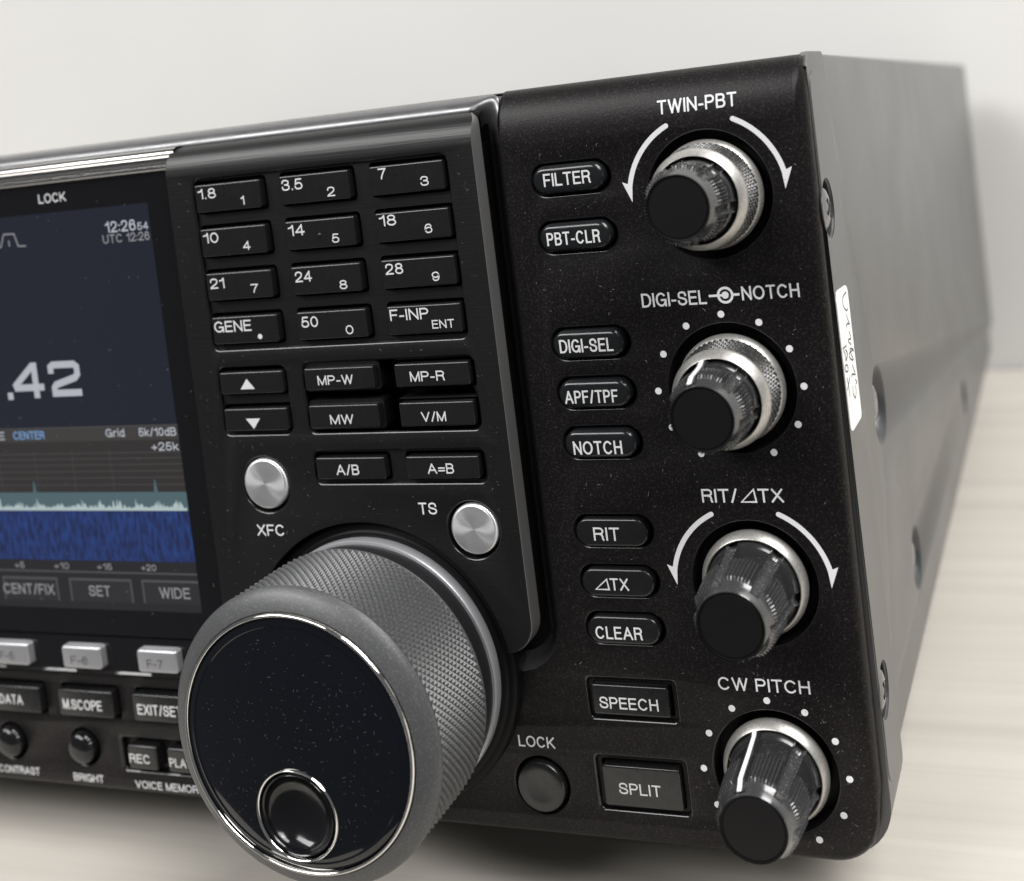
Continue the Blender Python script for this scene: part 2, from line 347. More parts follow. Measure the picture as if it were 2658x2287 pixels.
for h in holes[:3]:
    mb = MB(); r = h[2]*0.5
    v = []; 
    Ls = [[(side-2.5+dx, p, q) for p, q in circ(h[0], h[1], r*k, 28)] for k, dx in ((1, 0), (1, 0.9), (0.85, 1.5), (0.5, 1.9), (0.16, 1.95))]
    loft(mb, Ls); fill(mb, circ(h[0], h[1], r*0.16, 28), [], side-2.5+1.95, axis='x')
    sc = mb.build('screw', SCREW, cover)
# lower chassis
mb = MB(); xs = side-2.0
P = [(22.5, -68.3), (394, -68.3), (394, -82.5), (25, -82.5), (22.5, -80.5)]
loft(mb, [[(xs, y, z) for y, z in P], [(XL+1, y, z) for y, z in P]]); fill(mb, P, [], xs, axis='x'); fill(mb, P, [], XL+1, axis='x')
shear(mb); mb.build('chassis', SIDE, radio, angle=30)
for x in (0, -400):
    for y in (45, 360):
        mb = MB()
        Ls = [[(p, y+q-y, z) for p, q in circ(x, y, r, 32)] for r, z in ((12, -82.6), (11.5, ZT+0.6), (10.8, ZT+0.05))]
        loft(mb, Ls); mb.add(Ls[-1], [tuple(range(32))])
        mb.build('foot', FOOT, radio)

# ---- front frame (side ear of the front, from behind the black panel back to the cover)
xo = 20.5
mb = MB()
ear_holes = [circ(7.6, 31.2, 5.6, 40), circ(8.1, -60.2, 5.2, 40)]
E0 = [(3.0, -77.5), (20.6, -77.5), (20.6, 59.0), (19.4, 60.2), (7.0, 60.2), (4.6, 59.5), (3.0, 57.6)]
fill(mb, E0, ear_holes, xo, axis='x')
T_ = E0[1:]
loft(mb, [[(xo, y, z) for y, z in T_], [(xo-0.4, y, z+(0.2 if z > 57 else 0)) for y, z in T_], [(xo-1.6, y, z+(0.1 if z > 57 else 0)) for y, z in T_], [(xo-2.4, max(y, 6.2), z-(1.0 if z > 57 else 0)) for y, z in T_], [(XL, max(y, 6.2), z-(1.0 if z > 57 else 0)) for y, z in T_]], close=False)
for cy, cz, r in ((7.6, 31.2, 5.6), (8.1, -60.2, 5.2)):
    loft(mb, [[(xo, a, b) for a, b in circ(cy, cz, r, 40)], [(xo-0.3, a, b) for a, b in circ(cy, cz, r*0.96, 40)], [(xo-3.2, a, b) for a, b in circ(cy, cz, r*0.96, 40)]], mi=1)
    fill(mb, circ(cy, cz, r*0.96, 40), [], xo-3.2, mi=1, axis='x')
Q_ = [(xo, -77.5)]+[(xo-10.5+10.5*math.cos(math.radians(a)), -79.3+10.5*math.sin(math.radians(a))) for a in range(0, -91, -9)]+[(XL, -89.8)]
loft(mb, [[(x, 3.0, z) for x, z in Q_], [(x, 20.6, z) for x, z in Q_]], close=False)
fill(mb, [(xo, 57.0)]+Q_+[(XL, -86.5), (6.0, -86.5), (16.5, -76.0), (16.5, 57.0)], [], 3.0)
mb.add([(XL, 20.6, -77.5), (xo, 20.6, -77.5)]+[(x, 20.6, z) for x, z in Q_[1:]], [tuple(range(len(Q_)+1))])
mb.add([(XL, 7.2, 59.0), (xo-0.6, 7.2, 59.0), (xo-0.6, 7.2, -77.5), (XL, 7.2, -77.5)], [(0, 1, 2, 3)])
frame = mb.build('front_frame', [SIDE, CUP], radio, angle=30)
# raised inner plate outline of the ear (rounded upper corner)
mb = MB(); Pl = rr(3.6, 20.2, -76.8, 56.6, 4.0, 6)
fill(mb, Pl, ear_holes, xo+0.22, axis='x'); loft(mb, [[(xo+0.22, y, z) for y, z in Pl], [(xo, y-(0.25 if y < 10 else -0.25), z) for y, z in Pl]])
for (cy, cz, r) in ((7.6, 31.2, 5.6), (8.1, -60.2, 5.2)): loft(mb, [[(xo+0.22, a, b) for a, b in circ(cy, cz, r, 40)], [(xo-0.02, a, b) for a, b in circ(cy, cz, r, 40)]])
mb.build('side_plate', SIDE, frame, angle=30)
for cy, cz, r in ((7.6, 31.2, 4.5), (8.1, -60.2, 4.3)):
    mb = MB(); Ls = []
    for k, dx in ((1, 0), (1, 0.5), (0.93, 1.3), (0.75, 1.9), (0.5, 2.25), (0.25, 2.4)):
        Ls.append([(xo-2.0+dx, a, b) for a, b in circ(cy, cz, r*k, 32)])
    loft(mb, Ls)
    # cross recess: a four-armed star sunk into the head
    star = []
    for k in range(32):
        t = 2*math.pi*k/32+0.5; q = abs(math.cos(2*t)); star.append((cy+r*(0.10+0.13*q**4)*math.cos(t), cz+r*(0.10+0.13*q**4)*math.sin(t)))
    inner = [(xo-2.0+2.42, a, b) for a, b in star]
    loft(mb, [Ls[-1], [(xo-2.0+2.42, a, b) for a, b in circ(cy, cz, r*0.25, 32)]]);
    loft(mb, [[(xo-2.0+2.42, a, b) for a, b in circ(cy, cz, r*0.25, 32)], [(xo-2.0+2.42, a, b) for a, b in circ(cy, cz, r*0.24, 32)]])
    fill(mb, circ(cy, cz, r*0.25, 32), [], xo-2.0+2.4, axis='x')
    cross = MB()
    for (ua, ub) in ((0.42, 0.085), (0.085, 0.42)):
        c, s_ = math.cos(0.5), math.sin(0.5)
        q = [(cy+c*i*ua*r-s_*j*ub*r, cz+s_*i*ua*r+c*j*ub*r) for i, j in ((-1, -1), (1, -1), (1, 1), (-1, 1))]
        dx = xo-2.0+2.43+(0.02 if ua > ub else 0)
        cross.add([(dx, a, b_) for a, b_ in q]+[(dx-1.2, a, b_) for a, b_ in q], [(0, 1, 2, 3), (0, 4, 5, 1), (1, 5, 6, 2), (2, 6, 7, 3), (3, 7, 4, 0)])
    sc = mb.build('panel_screw', SCREW, radio)
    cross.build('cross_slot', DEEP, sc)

# ---- paper label with handwriting
mb = MB(); PO = [(14.63, 15.44), (16.0, 14.9), (16.68, 13.9), (16.68, -9.78), (16.1, -10.4), (15.25, -10.53), (6.65, -10.29), (5.2, -10.0), (4.34, -9.19), (4.26, 14.38), (5.17, 15.77), (6.86, 15.91)]
loft(mb, [[(xo+0.33, y, z) for y, z in PO], [(xo+0.22, y, z) for y, z in PO]]); fill(mb, PO, [], xo+0.33, axis='x')
paper = mb.build('paper_label', PAPER, radio); paper['label'] = 'white paper strip with two lines of pen handwriting stuck on the side'
ST = [[(14.83, 14.06), (11.58, 13.96), (10.17, 13.2), (10.77, 11.94), (13.37, 10.78), (14.4, 11.1)],
 [(12.44, 10.27), (13.31, 9.03), (14.56, 8.0), (12.35, 8.48), (10.88, 8.32), (10.88, 8.0)],
 [(13.02, 6.96), (13.98, 5.82), (14.13, 5.21), (11.52, 5.62), (11.73, 5.1), (13.74, 4.15)],
 [(15.39, 2.8), (11.52, 3.15), (10.57, 2.62), (12.21, 1.64), (14.22, 1.15), (13.17, 2.17), (11.86, 3.64), (14.49, 3.2), (15.67, 2.34)],
 [(12.61, 0.55), (13.56, -0.61), (14.5, -1.81), (11.54, -0.95), (10.41, -1.23)], [(13.91, -2.62), (15.15, -3.43), (13.9, -3.48)],
 [(10.62, -3.09), (10.32, -4.34), (11.78, -5.59), (13.33, -4.77), (13.42, -3.65)], [(5.21, 5.4), (8.34, 5.13), (8.77, 4.94)],
 [(5.57, 5.13), (6.81, 3.72), (6.74, 2.8), (8.96, 3.57), (7.47, 4.68), (8.9, 3.49), (6.97, 2.65)],
 [(6.78, 2.05), (5.03, 1.93), (5.54, 1.06), (7.49, 0.65), (7.99, 1.37), (6.78, 2.05)], [(5.83, -0.13), (6.63, -2.21), (6.49, -4.04)], [(8.76, -0.8), (4.89, -2.3)]]
mb = MB()
for k, s_ in enumerate(ST): ribbon(mb, smooth(s_, 3), 0.27, lambda a, b, k=k: (xo+0.37+0.002*k, a, b))
mb.build('handwriting', INK, paper, merge=0)

# ---- front panel: main black moulding (right block, strip under the dial, lower left strip)
Zr, Zt, RX = 49.5, 60.0, 20.4       # start of the top roll, top edge, right edge
RI = 18.0
def topY(z):
    if z <= Zr: return 0.0
    s_ = min((z-Zr)/(Zt-Zr), 1.0); return 6.0*(1-math.sqrt(max(0, 1-s_*s_)))
mb = MB()
RIMI = 2; wells = []; PC = -26.7
PZ = {'FILTER': 41.9, 'PBT-CLR': 30.7, 'DIGI-SEL': 9.85, 'APF/TPF': 0.15, 'NOTCH': -9.65, 'RIT': -27.1, 'dTX': -37.0, 'CLEAR': -46.4}
for k, z in PZ.items():
    wells.append(well(mb, lambda d, z=z: rr(PC-8.7+d, PC+8.7-d, z-3.55+d, z+3.55-d, 3.5, 8), 0, 4.5, 0.55))
KN = [(0.35, 36.3, 12.3), (0.3, 0.0, 12.6), (0.3, -37.1, 12.4), (0.1, -73.2, 12.3)]
for cx, cz, r in KN: wells.append(well(mb, lambda d, cx=cx, cz=cz, r=r: circ(cx, cz, r-d, 72), 0, 4.0, 0.35, mifloor=1))
for x0_, x1_, z0_, z1_ in ((-36.7, -17.5, -65.2, -56.2), (-36.8, -17.3, -83.6, -71.9)):
    sub = rr(x0_+1.3, x1_-1.3, z0_+1.3, z1_-1.3, 0.6)
    wells.append(well(mb, lambda d, a=x0_, b=x1_, c=z0_, e=z1_: rr(a+d, b-d, c+d, e-d, 1.0), 0, 0.9, 0.45, sub=[sub]))
    loft(mb, [L3(sub, 0.9), L3(sub, 4.5)]); fill(mb, sub, [], 4.5, 1)
wells.append(well(mb, lambda d: circ(-48.65, -79.4, 6.2-d, 56), 0, 4, 0.3, mifloor=1))
LW = [(-193.0, -175.4), (-170.9, -153.6), (-149.2, -131.5)]
for a, b_ in LW: wells.append(well(mb, lambda d, a=a, b_=b_: rr(a+d, b_-d, -72.4+d, -64.2-d, 0.5), 0, 4.5, 0.25, mifloor=1))
for cx in (-188.1, -166.1): wells.append(well(mb, lambda d, cx=cx: circ(cx, -79.6, 4.8-d, 48), 0, 2.6, 0.3, mifloor=1))
wells.append(well(mb, lambda d: rr(-155.8+d, -122.0-d, -85.0+d, -76.0-d, 0.8), 0, 1.6, 0.7))
# outline of the flat face
def arc(cx, cz, r, a0, a1, n): return [(cx+r*math.cos(math.radians(a0+(a1-a0)*k/n)), cz+r*math.sin(math.radians(a0+(a1-a0)*k/n))) for k in range(n+1)]
ZBm, BI = -90.0, 1.8
inner = [(-40.6, Zr), (RI, Zr)]
rightside = [(RI, z) for z in (35, 20, 0, -20, -40, -60, -75)]
cor_i = arc(RI-8.5, ZBm+BI+8.5, 8.5, 0, -90, 10)
bott = [(x, ZBm+BI) for x in (0, -40, -80, -120, -125)]
bott2 = [(x, ZBm+BI) for x in (-200, -300, XL)]
left = [(XL, -52.6), (-125, -52.6), (-125, -57.5), (-52, -57.5)]
cornL = arc(-50.6, -46.0, 10.0, -95, 0, 8)
fill(mb, inner+rightside+cor_i+bott+bott2+left+cornL, wells, 0.0)
# rim: right edge, lower right corner, bottom
pi = [(RI, Zr)]+rightside+cor_i+bott+bott2
po = [(RX, Zr)]+[(RX, z) for _, z in rightside]+arc(RI-8.5, ZBm+BI+8.5, 10.3, 0, -90, 10)+[(x, ZBm) for x, _ in bott+bott2]
po = [(RX-max(0, (Zr-z))*0.0075, z) for x, z in po[:8]]+[(x-1.0*0 - (1.03 if z > ZBm+0.5 and x > 18 else 0.6*max(0, min(1, (x-8)/10))), z) for x, z in po[8:19]]+po[19:]
rows = []
for k in range(7):
    t = math.radians(90*k/6); s_ = math.sin(t)
    rows.append([(a+(c-a)*s_, 2.4*(1-math.cos(t)), b_+(d-b_)*s_) for (a, b_), (c, d) in zip(pi, po)])
rows.append([(c-0.15, 4.0, d+(0.15 if d < -80 else 0)) for c, d in po])
loft(mb, rows, close=False)
# rolled top edge with rounded right end
TI = [(x, Zr) for x in (-40.6, -30, -20, -10, 0, 9, RI)]
TO = [(x, Zt) for x in (-40.6, -30, -20, -10, 0, 9, RI)]
crn = [(RI+(RX-RI)*math.sin(math.radians(a)), Zr+(Zt-Zr)*math.cos(math.radians(a))) for a in (12, 25, 40, 55, 70, 80, 90)]
# squarish corner
crn = []
for a in (8, 16, 26, 38, 52, 66, 80, 90):
    c, s_ = math.cos(math.radians(a)), math.sin(math.radians(a)); n_ = (abs(c)**5+abs(s_)**5)**(-1/5)
    crn.append((RI+(RX-RI)*s_*n_, Zr+(Zt-Zr)*c*n_))
TIx = TI+[(RI, Zr)]*len(crn); TOx = TO+crn
dep = [6.0]*len(TI)+[6.0-3.6*k/(len(crn)-1) for k in range(len(crn))]
rows = []
for k in range(13):
    t = math.radians(90*k/12); s_ = math.sin(t)
    rows.append([(a+(c-a)*s_, d_*(1-math.cos(t)), b_+(d-b_)*s_) for (a, b_), (c, d), d_ in zip(TIx, TOx, dep)])
rows.append([(c, 9.0 if d > 59 else 4.0, d) for c, d in TOx])
loft(mb, rows, close=False)
RIMI = 3; front = mb.build('front_panel', [PANEL, DEEP, RIM], radio, angle=28)

# ---- printing on the front panel
e = 0.04
def onp(x, z): return topY(z)-e-(0.04 if z > 50.3 else 0)
def printed(fn, name='printed_legend'):
    mb = MB(); fn(mb); return mb.build(name, WHITE, front, merge=0)
for a in (('TWIN-PBT', -7.7, 7.6, 52.0, 2.6, onp), ('DIGI-SEL', -15.2, -2.4, 16.05, 2.65, -e), ('NOTCH', 4.4, 15.2, 16.35, 2.55, -e), ('CW PITCH', -9.1, 8.6, -57.6, 2.5, -e), ('LOCK', -52.8, -44.8, -71.6, 2.3, -e),
          ('CONTRAST', -193.6, -180.9, -87.6, 1.8, -e), ('BRIGHT', -170.6, -161.7, -87.95, 1.8, -e), ('VOICE MEMORY', -152.5, -133.0, -88.3, 1.8, -e)):
    printed(lambda mb: text(mb, *a))
def ring(mb, cx, cz, r0, r1, y, a0=0, a1=360, n=40):
    mb.add([(cx+r*math.sin(math.radians(a0+(a1-a0)*k/n)), y, cz+r*math.cos(math.radians(a0+(a1-a0)*k/n))) for k in range(n+1) for r in (r0, r1)],
           [(2*k, 2*k+1, 2*k+3, 2*k+2) for k in range(n)])
def symbol(mb):
    ring(mb, 1.25, 17.5, 1.12, 1.58, -e); mb.add(L3(circ(1.25, 17.5, 0.68, 24), -e-0.01), [tuple(range(24))])
    for a, b_ in ((-1.9, 1.25), (2.75, 4.0)): mb.add([(a, -e-0.02, 17.28), (b_, -e-0.02, 17.28), (b_, -e-0.02, 17.72), (a, -e-0.02, 17.72)], [(0, 1, 2, 3)])
printed(symbol, 'printed_symbol')
def delta(mb, x0, x1, z0, z1, w, y):
    P = [(x0, z0), (x1, z0), (x1-0.1*(x1-x0), z1), (x0, z0)]
    ribbon(mb, [(a+w*0.4*(1 if a < x1-1 else -1), b_+w/2*(1 if b_ < z1 else -1.5)) for a, b_ in P], w, lambda a, b_: (a, y, b_), closed=True)
def rit(mb):
    text(mb, 'RIT/', -7.9, -1.0, -21.5, 2.6, -e); delta(mb, -0.4, 2.7, -21.55, -18.8, 0.32, -e); text(mb, 'TX', 3.0, 7.8, -21.5, 2.6, -e)
printed(rit)
PR = 14.0
for cx, cz in ((0.0, 0.0), (0.05, -73.25)):
    for a in range(-150, 151, 30):
        p = circ(cx+PR*math.sin(math.radians(a)), cz+PR*math.cos(math.radians(a)), 0.66, 20)
        printed(lambda mb: mb.add(L3(p, -e), [tuple(range(20))]), 'scale_dot')
def arrow(mb, cx, cz, r, a0, a1, w, sg):
    n = 24; v = []
    for k in range(n+1):
        a = math.radians(a0+(a1-a0)*k/n)
        for q in (r-w/2, r+w/2):
            x = cx+q*math.sin(a)*sg; z = cz+q*math.cos(a); v.append((x, onp(x, z), z))
    mb.add(v, [(2*k, 2*k+1, 2*k+3, 2*k+2) for k in range(n)])
    c = circ(cx+r*math.sin(math.radians(a0))*sg, cz+r*math.cos(math.radians(a0)), w/2, 16); mb.add([(x, onp(x, z)-0.01, z) for x, z in c], [tuple(range(16))])
    A = lambda q, a: (cx+q*math.sin(math.radians(a))*sg, -e-0.01, cz+q*math.cos(math.radians(a)))
    mb.add([A(r-w/2, a1-1), A(r-w/2, a1+10.5), A(r+1.75*w, a1-3.0), A(r+w/2, a1-2.4)], [(0, 1, 2, 3)])
for cx, cz in ((0.1, 36.0), (0.0, -37.6)):
    for sg in (-1, 1): printed(lambda mb: arrow(mb, cx, cz, 15.2 if cz > 0 else 15.3, 25, 79, 0.95, sg), 'turn_arrow')

# ---- pill buttons, SPEECH, SPLIT, LOCK
TX = {'FILTER': (-31.6, -21.9, 40.7, 2.50), 'PBT-CLR': (-32.4, -21.4, 29.3, 2.51), 'DIGI-SEL': (-32.5, -21.4, 8.4, 2.6), 'APF/TPF': (-32.7, -21.7, -1.5, 2.5), 'NOTCH': (-32.2, -22.1, -11.5, 2.6), 'RIT': (-30.4, -25.0, -28.6, 2.6), 'CLEAR': (-32.5, -22.8, -48.1, 2.5)}
for i, (k, z) in enumerate(PZ.items()):
    yf = -1.6 if i < 5 else -1.1
    mb = cap(PC-7.45, PC+7.45, z-2.75, z+2.75, yf, 4.0, 1.15 if i < 5 else 0.55, 2.7, 8)
    o = mb.build('pill_button', KEYG if i < 5 else KEY, radio, angle=60)
    t = MB()
    if k == 'dTX': text(t, 'TX', -28.2, -24.4, -38.4, 2.4, yf-e); delta(t, -31.4, -28.4, -38.4, -36.0, 0.3, yf-e)
    else: text(t, k, *TX[k], yf-e)
    t.build('legend', KEYWH, o, merge=0)
for s_, x0_, x1_, z0_, z1_, tx in (('SPEECH', -35.1, -19.2, -63.6, -57.6, (-33.7, -21.5, -62.3, 2.34)), ('SPLIT', -35.0, -18.9, -82.0, -73.8, (-31.8, -23.1, -79.4, 2.27))):
    o = cap(x0_, x1_, z0_, z1_, -0.6, 4.4, 0.35, 0.5).build('square_button', KEY, radio, angle=40)
    legend([(s_, *tx, -0.6-e)], KEYWH, o)
mb = MB(); lathe(mb, [(5.2, 4), (5.2, -0.4), (5.05, -0.8), (4.7, -1.0), (3.0, -0.8), (1.2, -0.62), (0.3, -0.6)], -48.65, -79.4, 64, cap_end=True); mb.build('lock_button', KEY, radio, angle=50)

# ---- top rail and groove trim around the keypad module
mb = MB()
topP = [(55.4, 2.0), (56.5, 0.6), (57.0, 0.5), (57.8, 0.9), (58.6, 1.7), (59.15, 2.8), (59.5, 3.9), (59.6, 5.0)]
rows = [[(x, y, z) for z, y in topP] for x in (XL, -300, -200, -117, -80, -60, -47.0)]
loft(mb, rows, close=False, mi=0)
rightP = [(-45.6, 3.0), (-44.6, 3.2), (-43.6, 3.1), (-42.8, 2.6), (-42.0, 1.7), (-41.4, 0.9), (-40.9, 0.3), (-40.6, -0.02)]
piv = (-47.0, 53.2)
rows = []
NA = 24
for k in range(NA+1):
    t = k/NA; a = math.radians(90*(1-t)); c, s_ = math.cos(a), math.sin(a); n_ = (abs(c)**9+abs(s_)**9)**(-1/9); row = []
    w = t*t*(3-2*t)
    for (zt_, yt), (xr, yr) in zip(topP, rightP):
        rx = (xr-piv[0]); rz = (zt_-piv[1]); y = yt*(1-w)+yr*w
        row.append((piv[0]+rx*c*n_, y, piv[1]+rz*s_*n_))
    rows.append(row)
loft(mb, rows, close=False, mi=0)
rows = [[(x, y, z) for x, y in rightP] for z in (53.2, 50)]
loft(mb, rows, close=False, mi=0)
rows = [[(x, y, z) for x, y in rightP] for z in (50, 30, 0, -25, -46)]
# lower corner
for k in range(1, 9):
    a = math.radians(-95*k/8); rows.append([(-50.6+(x+50.6)*math.cos(a), y, -46+(x+50.6)*math.sin(a)) for x, y in rightP])
rows.append([(-62, y, -46-(x+50.6)) for x, y in rightP])
loft(mb, rows, close=False, mi=1)
mb.build('trim_rail', [RAIL, GROOVE], radio, angle=40)
# backing behind the groove and module
mb = MB(); P = [(-124, -57), (-44.0, -57), (-44.0, 55.5), (-124, 55.5)]
fill(mb, P, [], 3.0); mb.build('module_backing', DEEP, radio)

# ---- chrome rails above the screen
mb = MB()
P = [(51.9, -0.2), (52.1, -1.6), (52.6, -2.2), (53.1, -2.3), (53.45, -1.9), (53.7, -1.8), (54.0, -2.2), (54.5, -2.3), (54.7, -1.7), (54.9, -1.75), (55.2, -2.3), (55.8, -2.6), (56.4, -2.3), (56.8, -1.6), (57.0, -0.9), (57.0, 0.5)]
loft(mb, [[(x, y, z) for z, y in P] for x in (XL, -250, -116.5)], close=False)
mb.build('chrome_rail', mat('chrome_trim', (0.50, 0.49, 0.48), 0.12, metal=1.0), radio, angle=50)

# ---- screen bezel and display
dis = MB(); P = rr(-335, -115.5, -52.2, 52.2, 0.6)
loft(dis, [L3(P, 2.0), L3(P, -0.8), L3(rr(-334.8, -115.7, -52.0, 52.0, 0.5), -1.0)]); fill(dis, rr(-334.8, -115.7, -52.0, 52.0, 0.5), [], -1.0)
disp = dis.build('display', GLOSS, radio); disp['label'] = 'lit colour screen behind glossy black glass'
def glow(name, col, k=1.0, noise=None, base=(0.01, 0.01, 0.012), rough=0.16):
    M = mat(name, base, rough, spec=0.5, emis=col, estr=k); 
    if noise:
        nt = M.node_tree; b = nt.nodes['Principled BSDF']; tcn = nt.nodes.new('ShaderNodeTexCoord'); n = nt.nodes.new('ShaderNodeTexNoise'); n.inputs['Scale'].default_value = noise[0]/S; n.inputs['Detail'].default_value = 4
        r = nt.nodes.new('ShaderNodeValToRGB'); r.color_ramp.elements[0].color = (*noise[1], 1); r.color_ramp.elements[1].color = (*noise[2], 1); r.color_ramp.elements[0].position = 0.35; r.color_ramp.elements[1].position = 0.68
        mp_ = nt.nodes.new('ShaderNodeMapping'); mp_.inputs['Rotation'].default_value = (0, math.radians(28), 0); mp_.inputs['Scale'].default_value = (1.3, 1, 0.4); nt.links.new(tcn.outputs['Object'], mp_.inputs['Vector']); nt.links.new(mp_.outputs['Vector'], n.inputs['Vector']); nt.links.new(n.outputs['Fac'], r.inputs['Fac']); nt.links.new(r.outputs['Color'], b.inputs['Emission Color'])
    return M
NAVY = glow('screen_navy', (0.008, 0.010, 0.022)); BARG = glow('screen_bar_grey', (0.050, 0.047, 0.043)); BROWN = glow('screen_scope_brown', (0.030, 0.027, 0.024))
TEAL = glow('screen_teal', (0.085, 0.145, 0.165)); SPEC = glow('screen_trace_white', (0.50, 0.60, 0.60)); BLUE = glow('screen_waterfall_blue', (0.02, 0.03, 0.2), 1.0, (0.75, (0.009, 0.015, 0.065), (0.016, 0.055, 0.24)))
DARKB = glow('screen_dark_bar', (0.016, 0.015, 0.016)); LINEG = glow('screen_line_grey', (0.085, 0.083, 0.08)); TXTW = glow('screen_text_white', (0.52, 0.54, 0.60)); TXTB = glow('screen_text_blue', (0.22, 0.40, 0.72)); TXTD = glow('screen_text_dim', (0.30, 0.30, 0.31))
TABM = glow('screen_tab_grey', (0.024, 0.024, 0.026))
SX0, SX1 = -305.0, -126.2
def rect(mb, x0, x1, z0, z1, y): mb.add([(x0, y, z0), (x1, y, z0), (x1, y, z1), (x0, y, z1)], [(0, 1, 2, 3)])
def slab(name, M, z0, z1, y, x0=SX0, x1=SX1):
    mb = MB(); rect(mb, x0, x1, z0, z1, y); return mb.build(name, M, disp, merge=0)
slab('screen_background', NAVY, -3.6, 45.6, -1.06)
slab('scope_header', BARG, -6.9, -3.6, -1.06)
slab('scope_area', BROWN, -18.7, -6.9, -1.06)
slab('scope_fill', TEAL, -23.0, -18.7, -1.06)
slab('waterfall', BLUE, -34.6, -23.0, -1.06)
slab('scale_bar', DARKB, -46.0, -34.6, -1.06)
mb = MB()
for z in (-9.7, -11.0, -12.4, -13.9, -15.4, -17.0): rect(mb, SX0, SX1, z-0.07, z+0.07, -1.09)
for x in (-157, -146, -168, -179): rect(mb, x-0.06, x+0.06, -18.6, -9, -1.095)
rect(mb, SX0, SX1, -3.75, -3.55, -1.09); rect(mb, SX0, SX1, -37.5, -37.1, -1.09)
for x0_, x1_ in ((-182.9, -166.2), (-162.8, -144.7), (-141.9, -126.2)):
    rect(mb, x0_, x1_, -39.3, -38.75, -1.10); rect(mb, x0_, x0_+0.5, -44.2, -39.3, -1.10)
    if x1_ < -130: rect(mb, x1_-0.5, x1_, -44.2, -39.3, -1.10)
mb.build('screen_lines', LINEG, disp, merge=0)
mb = MB()
for x0_, x1_ in ((-182.4, -166.7), (-162.3, -145.2), (-141.4, -126.2)): rect(mb, x0_, x1_, -44.2, -39.3, -1.08)
mb.build('screen_tabs', TABM, disp, merge=0)
mb = MB(); x = -200.0; pts = []
rnd = random.Random(3)
while x < SX1-0.25:
    h = 0.5+abs(rnd.gauss(0, 1.0))*(0.35+0.95*math.sin(x*0.55)**2); pts.append((x, min(h, 2.9))); x += 0.24
for (a, ha), (b_, hb) in zip(pts, pts[1:]): mb.add([(a, -1.09, -22.95), (b_, -1.09, -22.95), (b_, -1.09, -22.95+hb), (a, -1.09, -22.95+ha)], [(0, 1, 2, 3)])
mb.build('spectrum_trace', SPEC, disp, merge=0)
for x, h in ((-169.3, 2.6), (-134.4, 2.8)):
    mb = MB(); mb.add([(x-0.55, -1.1, -18.7), (x+0.55, -1.1, -18.7), (x+0.12, -1.1, -18.7+h), (x-0.12, -1.1, -18.7+h)], [(0, 1, 2, 3)])
    mb.build('signal_peak', TEAL, disp, merge=0)
# big digits drawn as square strokes
mb = MB(); yy = -1.12
def stroke(pts, w): ribbon(mb, pts, w, lambda a, b: (a, yy, b))
rect(mb, -173.4, -171.8, 3.2, 4.9, yy)
stroke([(-164.6, 11.7), (-164.6, 3.4)], 1.7); stroke([(-164.9, 11.1), (-170.6, 6.5), (-170.4, 5.9), (-162.2, 5.9)], 1.6)
stroke([(-159.7, 8.9), (-159.7, 10.4), (-158.9, 10.9), (-152.9, 10.9), (-152.1, 10.3), (-152.1, 8.6), (-152.9, 7.8), (-158.6, 6.3), (-159.2, 5.6), (-159.2, 4.35), (-151.4, 4.35)], 1.6)
mb.build('frequency_digits', TXTW, disp, merge=0)
legend([('12:26', -138.6, -130.2, 39.8, 2.5, -1.12), ('54', -129.8, -126.8, 39.8, 1.7, -1.12), ('E', -178.6, -176.2, -6.2, 1.9, -1.12), ('Grid', -146.3, -141.0, -6.1, 1.9, -1.12), ('5k/10dB', -137.0, -126.7, -6.1, 1.9, -1.12), ('+25k', -134.0, -126.6, -9.4, 1.9, -1.12)], TXTW, disp, bold=0.012, name='screen_text')
legend([('UTC 12:26', -139.7, -126.8, 37.45, 1.95, -1.12), ('CENT/FIX', -183.0, -167.5, -42.9, 2.5, -1.12), ('SET', -157.3, -151.1, -42.9, 2.5, -1.12), ('WIDE', -137.2, -128.8, -42.9, 2.5, -1.12)]+
       [(s_, a, b_, -36.7, 1.5, -1.12) for s_, a, b_ in (('+5', -178.5, -175.6), ('+10', -166.6, -162.2), ('+15', -154.0, -149.7), ('+20', -141.4, -137.2))], TXTD, disp, bold=0.012, name='screen_text')
legend([('CENTER', -173.5, -164.2, -6.2, 1.9, -1.12)], TXTB, disp, bold=0.012, name='screen_text')
mb = MB(); stroke([(-173, 38.9), (-169.4, 38.8), (-168.1, 41.7), (-165.0, 41.6), (-164.2, 38.75), (-161.9, 38.6)], 0.35); stroke([(-166.8, 38.8), (-166.8, 40.2)], 0.35)
mb.build('filter_icon', TXTD, disp, merge=0)
legend([('LOCK', -156.5, -148.6, 47.85, 2.1, -1.05)], WHITE, disp)

# ---- lower left: ledge, F keys, mode keys, small knobs
mb = MB(); P = [(-52.4, 0.6), (-52.6, -0.5), (-53.0, -0.7), (-60.6, -0.7), (-61.0, -1.1), (-61.5, -1.1), (-62.2, -0.4), (-62.6, -0.02)]
loft(mb, [[(x, y, z) for z, y in P] for x in (XL, -250, -120)], close=False); mb.build('key_ledge', GLOSS, radio, angle=30)
for s_, x0_, x1_, tx in (('F-5', -187.8, -176.6, (-185.2, -180.7, -58.1, 1.9)), ('F-6', -166.3, -155.1, (-163.7, -158.8, -58.3, 1.9)), ('F-7', -144.6, -133.6, (-141.8, -137.4, -58.2, 1.9))):
    o = cap(x0_, x1_, -59.5, -54.2, -2.8, -0.6, 0.7, 0.8).build('function_key', FKEY, radio, angle=60)
    legend([(s_, *tx, -2.8-e)], mat('engraved_grey', (0.15, 0.15, 0.17), 0.4, metal=0.5) if s_ == 'F-5' else bpy.data.materials['engraved_grey'], o)
